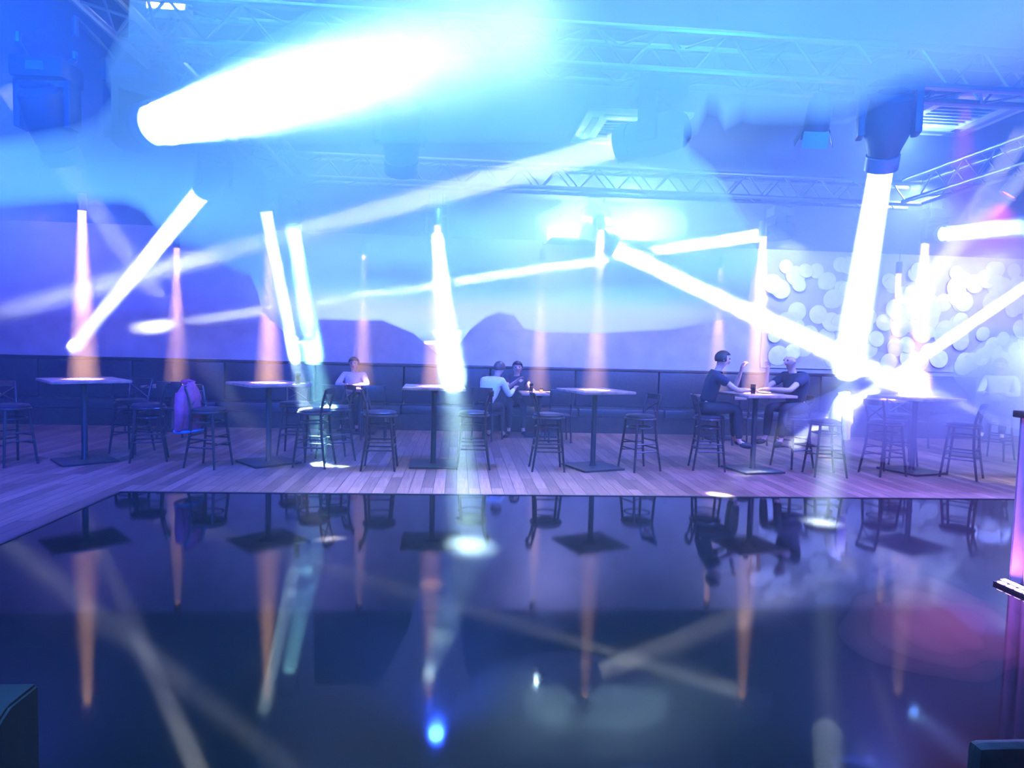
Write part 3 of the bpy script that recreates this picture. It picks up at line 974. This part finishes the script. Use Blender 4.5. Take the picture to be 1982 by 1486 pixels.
    for s in (-1, 1):
        bm = nb()
        bmesh.ops.create_uvsphere(bm, u_segments=8, v_segments=6, radius=0.011, matrix=Matrix.Translation(head + fwd * 0.082 + side * s * 0.032 + Vector((0, 0, 0.018))))
        obj('eye', bm, M['eye'], t)
    bm = nb()
    bmesh.ops.create_uvsphere(bm, u_segments=10, v_segments=6, radius=0.02, matrix=Matrix.Translation(head + fwd * 0.08 + Vector((0, 0, -0.05))) @ Matrix.Rotation(math.atan2(fwd.y, fwd.x) + PI / 2, 4, 'Z') @ Matrix.Diagonal((1.1, 0.4, 0.35, 1)))
    obj('mouth', bm, M['lips'], t)
    return t


def seated(sz, lean=(0, 0), arms=None, knee=0.42, foot=None, face=(0, -1, 0)):
    """sz: seat height. returns joints."""
    lx, ly = lean
    hip = (0, 0.05, sz + 0.12)
    J = dict(hip=hip, chest=(lx * 0.7, 0.05 + ly * 0.7, sz + 0.46), neck=(lx, 0.04 + ly, sz + 0.61), head=(lx * 1.1, 0.01 + ly * 1.15, sz + 0.74), face=face)
    c = Vector(J['chest'])
    J['sL'] = tuple(c + Vector((0.18, 0, 0.07)))
    J['sR'] = tuple(c + Vector((-0.18, 0, 0.07)))
    J['eL'] = tuple(c + Vector((0.25, -0.13, -0.17)))
    J['eR'] = tuple(c + Vector((-0.25, -0.13, -0.17)))
    J['wL'] = tuple(c + Vector((0.1, -0.33, -0.15)))
    J['wR'] = tuple(c + Vector((-0.1, -0.33, -0.15)))
    J['kL'] = (0.12, 0.05 - knee, sz + 0.1)
    J['kR'] = (-0.12, 0.05 - knee, sz + 0.1)
    fz = foot if foot is not None else 0.07
    J['aL'] = (0.13, 0.02 - knee, fz)
    J['aR'] = (-0.13, 0.02 - knee, fz)
    if arms:
        J.update(arms)
    return J


# seated on the bench, facing us
J = seated(0.46, arms=dict(wL=(0.12, -0.32, 0.83), wR=(-0.1, -0.32, 0.83), eL=(0.27, -0.12, 0.82), eR=(-0.27, -0.12, 0.82)))
person((-1.93, 12.5, 0), 0, 'person in a light grey top sitting on the bench behind the lit stool', J, M['cloth_grey'], M['cloth_black'], M['hair_grey'], sleeve='long')
J = seated(0.46, lean=(0.02, -0.1), arms=dict(wL=(0.28, -0.36, 0.83), wR=(0.0, -0.36, 0.98), eL=(0.27, -0.14, 0.84), eR=(-0.16, -0.22, 0.83)))
person((1.05, 12.48, 0), 0, 'person in dark clothes sitting on the bench beside the person in white', J, M['cloth_dark'], M['cloth_black'], M['hair_dark'], sleeve='short')
# in white, on a chair, leaning right onto the table
J = seated(0.47, lean=(-0.1, -0.26), arms=dict(wL=(0.15, -0.5, 0.86), wR=(-0.3, -0.5, 0.86)), face=(0.1, -1, 0))
person((0.45, 11.32, 0), math.radians(150), 'person in a white top seated with back to us, leaning onto a low table', J, M['cloth_white'], M['cloth_black'], M['hair_grey'], sleeve='long')
# at the bar table on the right
J = seated(0.75, lean=(0, -0.14), knee=0.4, foot=0.4, arms=dict(eL=(0.22, -0.38, 1.12), wL=(0.1, -0.42, 1.34), eR=(-0.24, -0.3, 1.1), wR=(-0.08, -0.5, 1.1)))
person((3.4, 8.86, 0), math.radians(80), 'dark haired person in dark clothes on a stool at the small bar table', J, M['cloth_dark'], M['cloth_black'], M['hair_dark'], sleeve='short')
J = seated(0.75, lean=(0, -0.12), knee=0.4, foot=0.4, arms=dict(eL=(0.22, -0.36, 1.1), wL=(0.02, -0.5, 1.11), eR=(-0.22, -0.34, 1.1), wR=(-0.14, -0.4, 1.34)))
person((4.72, 9.1, 0), math.radians(-68), 'bald person in a dark shirt with bare forearms on the bar table at right', J, M['cloth_dark'], M['cloth_black'], M['hair_grey'], sleeve='short', bald=True)
J = seated(0.75, lean=(0, -0.05), knee=0.4, foot=0.4)
stool_x = copy_tree(stool0)
stool_x.location = (8.55, 10.0, 0)
stool_x.rotation_euler = (0, 0, math.radians(-60))
stool_x['label'] = 'bar stool under the person in white at the right picture edge'
person((8.55, 10.0, 0), math.radians(-50), 'person in a white shirt on a stool at the right picture edge', J, M['cloth_white'], M['cloth_black'], M['hair_grey'], sleeve='long')


# ------------------------------------------------------------------ jackets on stool backs
def jacket(loc, rz, label, m, hem=None, w=0.4, h=0.56, seed=1):
    rnd = random.Random(seed)
    t = thing('jacket', loc, label, 'jacket', None, rz)
    bm = nb()
    nu, nv = 20, 16
    grid = []
    for j in range(nv + 1):
        v = j / nv
        row = []
        for i in range(nu):
            a = 2 * PI * i / nu
            sh = math.sin(min(1.0, v * 3.2) * PI / 2)
            wx = w / 2 * (0.35 + 0.65 * sh) * (1 + 0.08 * v)
            wy = 0.045 + 0.055 * sh + 0.02 * v
            k = 1 + 0.12 * math.sin(5 * a + 2 * v + seed) * v + rnd.uniform(-0.02, 0.02)
            row.append(bm.verts.new((wx * math.cos(a) * k, wy * math.sin(a) * k, -h * v - 0.02 * math.sin(3 * a) * v + 0.03 * (1 - sh))))
        grid.append(row)
    for A, B in zip(grid, grid[1:]):
        for i in range(nu):
            bm.faces.new((A[i], A[(i + 1) % nu], B[(i + 1) % nu], B[i]))
    bm.faces.new(grid[0])
    o = obj('body', bm, m, t)
    o.modifiers.new('thickness', 'SOLIDIFY').thickness = 0.012
    for s in (-1, 1):
        pts = [(s * w * 0.42, 0, -0.1), (s * w * 0.55, -0.03, -0.25), (s * w * 0.56, -0.03, -0.42), (s * w * 0.52, -0.01, -0.55)]
        obj('sleeve', tube(nb(), pts, [0.055, 0.06, 0.052, 0.042], 12), m, t)
    obj('collar', tube(nb(), [(-0.09, -0.02, 0.02), (-0.05, 0.05, 0.045), (0.05, 0.05, 0.045), (0.09, -0.02, 0.02)], 0.022, 8), m, t)
    if hem:
        ring = [(w / 2 * 1.06 * math.cos(2 * PI * i / 20), 0.125 * math.sin(2 * PI * i / 20), -h - 0.01) for i in range(20)]
        obj('hem', tube(nb(), ring, 0.02, 8, closed=True), hem, t)
    return t


jacket((-3.36, 8.66, 1.02), math.radians(75), 'plum jacket hung over a stool back left of the lit cyan stool', M['jacket'], M['jacket_hem'])
jacket((5.06, 8.48, 1.06), math.radians(-95), 'bright white jacket hung over a stool back at right', M['cloth_white'], None, 0.34, 0.36, 5)
area_light('pin_spot_beam', (3.9, 4.5, 3.2), (5.1, 8.48, 0.85), 0.14, 5, (1.0, 0.95, 0.85), spread=math.radians(4))


# ------------------------------------------------------------------ things on tables
def glass(loc, label, drink=None, h=0.13, r=0.036):
    t = thing('drinking_glass', loc, label, 'glass', 'glasses on the tables')
    obj('tumbler', lathe(nb(), [(0, 0.0), (r * 0.85, 0), (r, h), (r - 0.003, h), (r * 0.85 - 0.003, 0.008), (0, 0.008)], 20), M['glass'], t)
    if drink:
        obj('drink', lathe(nb(), [(0, 0.01), (r * 0.8, 0.01), (r * 0.9, h * 0.7), (0, h * 0.7)], 20), drink, t)
    return t


glass((3.92, 8.68, 1.05), 'glass standing on the bar table between the two people at right', M['amber_drink'])
glass((1.3, 12.0, 0.78), 'tall glass on the low table before the person in dark clothes', M['amber_drink'], 0.16)
glass((-2.05, 8.75, 1.05), 'glass with an orange drink at the edge of the second bar table', M['amber_drink'], 0.15)


def plate(loc, label):
    t = thing('plate', loc, label, 'plate', 'white plates')
    obj('dish', lathe(nb(), [(0, 0.003), (0.07, 0.003), (0.11, 0.018), (0.112, 0.02), (0.07, 0.0), (0, 0)], 24), M['white_china'], t)
    return t


plate((4.12, 8.82, 1.05), 'white plate on the bar table between the two people at right')
plate((1.66, 11.9, 0.78), 'white plate on the low table right of the person in white')


def candle(loc, label):
    t = thing('candle_holder', loc, label, 'candle', 'candles on the low tables')
    obj('cup', lathe(nb(), [(0, 0), (0.035, 0), (0.04, 0.07), (0.036, 0.07), (0.032, 0.006), (0, 0.006)], 16), M['glass'], t)
    obj('candle', lathe(nb(), [(0, 0.007), (0.028, 0.007), (0.028, 0.04), (0, 0.042)], 14), M['candle'], t)


candle((-1.42, 11.85, 0.78), 'small glowing candle on the low table before the person in grey')
candle((1.5, 12.15, 0.78), 'small glowing candle on the low table by the person in dark clothes')

# ------------------------------------------------------------------ booth with led strip at right
t = thing('stage_booth', (3.96, 2.9, 0), 'purple lit booth with pleated front at the right edge', 'booth')
obj('carcass', bx(0.06, 2.4, -2.2, 1.5, 0, 1.2), M['black_wood'], t, smooth=False)
bm = nb()
prev = None
n = 220
prev = None
for i in range(n + 1):
    y = -2.2 + 3.75 * i / n
    x = 0.035 + 0.022 * math.sin(y * 52)
    a, b = bm.verts.new((x, y, 0.02)), bm.verts.new((x, y, 1.2))
    if prev:
        bm.faces.new((prev[0], a, b, prev[1]))
    prev = (a, b)
bmesh.ops.solidify(bm, geom=bm.faces[:], thickness=0.006)
obj('pleated_front', bm, M['drape'], t)
obj('counter', bx(-0.02, 2.45, -2.25, 1.58, 1.2, 1.25, bev=0.008), M['black_wood'], t)
t = thing('led_strip', (3.88, 2.9, 0), 'row of pink white led diodes on the floor at the booth foot', 'led strip')
obj('channel', bx(-0.025, 0.025, -2.2, 1.55, 0, 0.02), M['alu'], t, smooth=False)
for k in range(48):
    y = 1.5 - k * 0.075
    obj('diode', bx(-0.018, 0.018, y - 0.022, y + 0.022, 0.02, 0.028), M['led_pink'], t, smooth=False)
led = area_light('led_strip_beam', (3.885, 2.6, 0.05), (3.93, 2.6, 1.2), 3.6, 150, (0.5, 0.14, 1.0), shape='RECTANGLE', size_y=0.04)
led.matrix_world = Matrix.Translation((3.885, 2.6, 0.05)) @ Matrix.Rotation(PI / 2, 4, 'Z') @ Matrix.Rotation(PI - 0.05, 4, 'X')

# ------------------------------------------------------------------ near things
t = thing('floor_monitor', (-1.75, 2.3, 0), 'black floor speaker cut by the lower left corner', 'speaker')
bm = nb()
pr = [(0.22, 0.0), (-0.22, 0.0), (-0.22, 0.2), (0.06, 0.34), (0.22, 0.34)]
A = [bm.verts.new((-0.3, y, z)) for y, z in pr]
B = [bm.verts.new((0.24, y, z)) for y, z in pr]
bm.faces.new(A)
bm.faces.new(B[::-1])
for i in range(5):
    bm.faces.new((A[i], B[i], B[(i + 1) % 5], A[(i + 1) % 5]))
bmesh.ops.bevel(bm, geom=bm.edges[:], offset=0.01, segments=2, affect='EDGES')
obj('cabinet', bm, M['black_plastic'], t)
bm = nb()
box(bm, -0.27, 0.21, -0.14, 0.14, -0.006, 0.006, mtx=Matrix.Translation((0, -0.085, 0.277)) @ Matrix.Rotation(math.atan2(0.14, 0.28), 4, 'X'))
obj('grille', bm, M['grille'], t)
obj('handle', bx(-0.1, 0.04, 0.215, 0.228, 0.16, 0.22, bev=0.005), M['rubber'], t)

t = thing('chair', (1.66, 1.53, 0), 'dark rounded chair back cut by the lower right corner', 'chair')
bm = nb()
box(bm, -0.22, 0.22, -0.03, 0.03, 0.2, 0.48, bev=0.029, mtx=Matrix.Translation((0.1, 0.28, 0)))
obj('backrest', bm, M['leather'], t)
obj('seat', bx(-0.12, 0.32, -0.2, 0.3, 0.2, 0.28, bev=0.03), M['leather'], t)
for sx in (-0.1, 0.3):
    for sy in (-0.18, 0.28):
        obj('leg', tube(nb(), [(sx, sy, 0.21), (sx * 1.05, sy * 1.05, 0)], 0.016, 8), M['black_metal'], t)

# low bank of smoke at the right
puff((7.6, 7.9, 1.3), (1.5, 0.45, 0.66), 1.6, 'low bank of pale smoke lit at the right edge', 1.0)
puff((7.4, 8.3, 0.85), (3.0, 0.9, 0.78), 0.3, 'wide thin smoke drifting low among the right hand tables', 3.0)
spot_light('added_bank_fill', (7.4, 5.2, 3.3), (7.7, 7.9, 1.25), math.radians(36), 2400, (0.75, 0.92, 1.0), 0.5, 0.05)  # added spot without fixture, lights the smoke bank
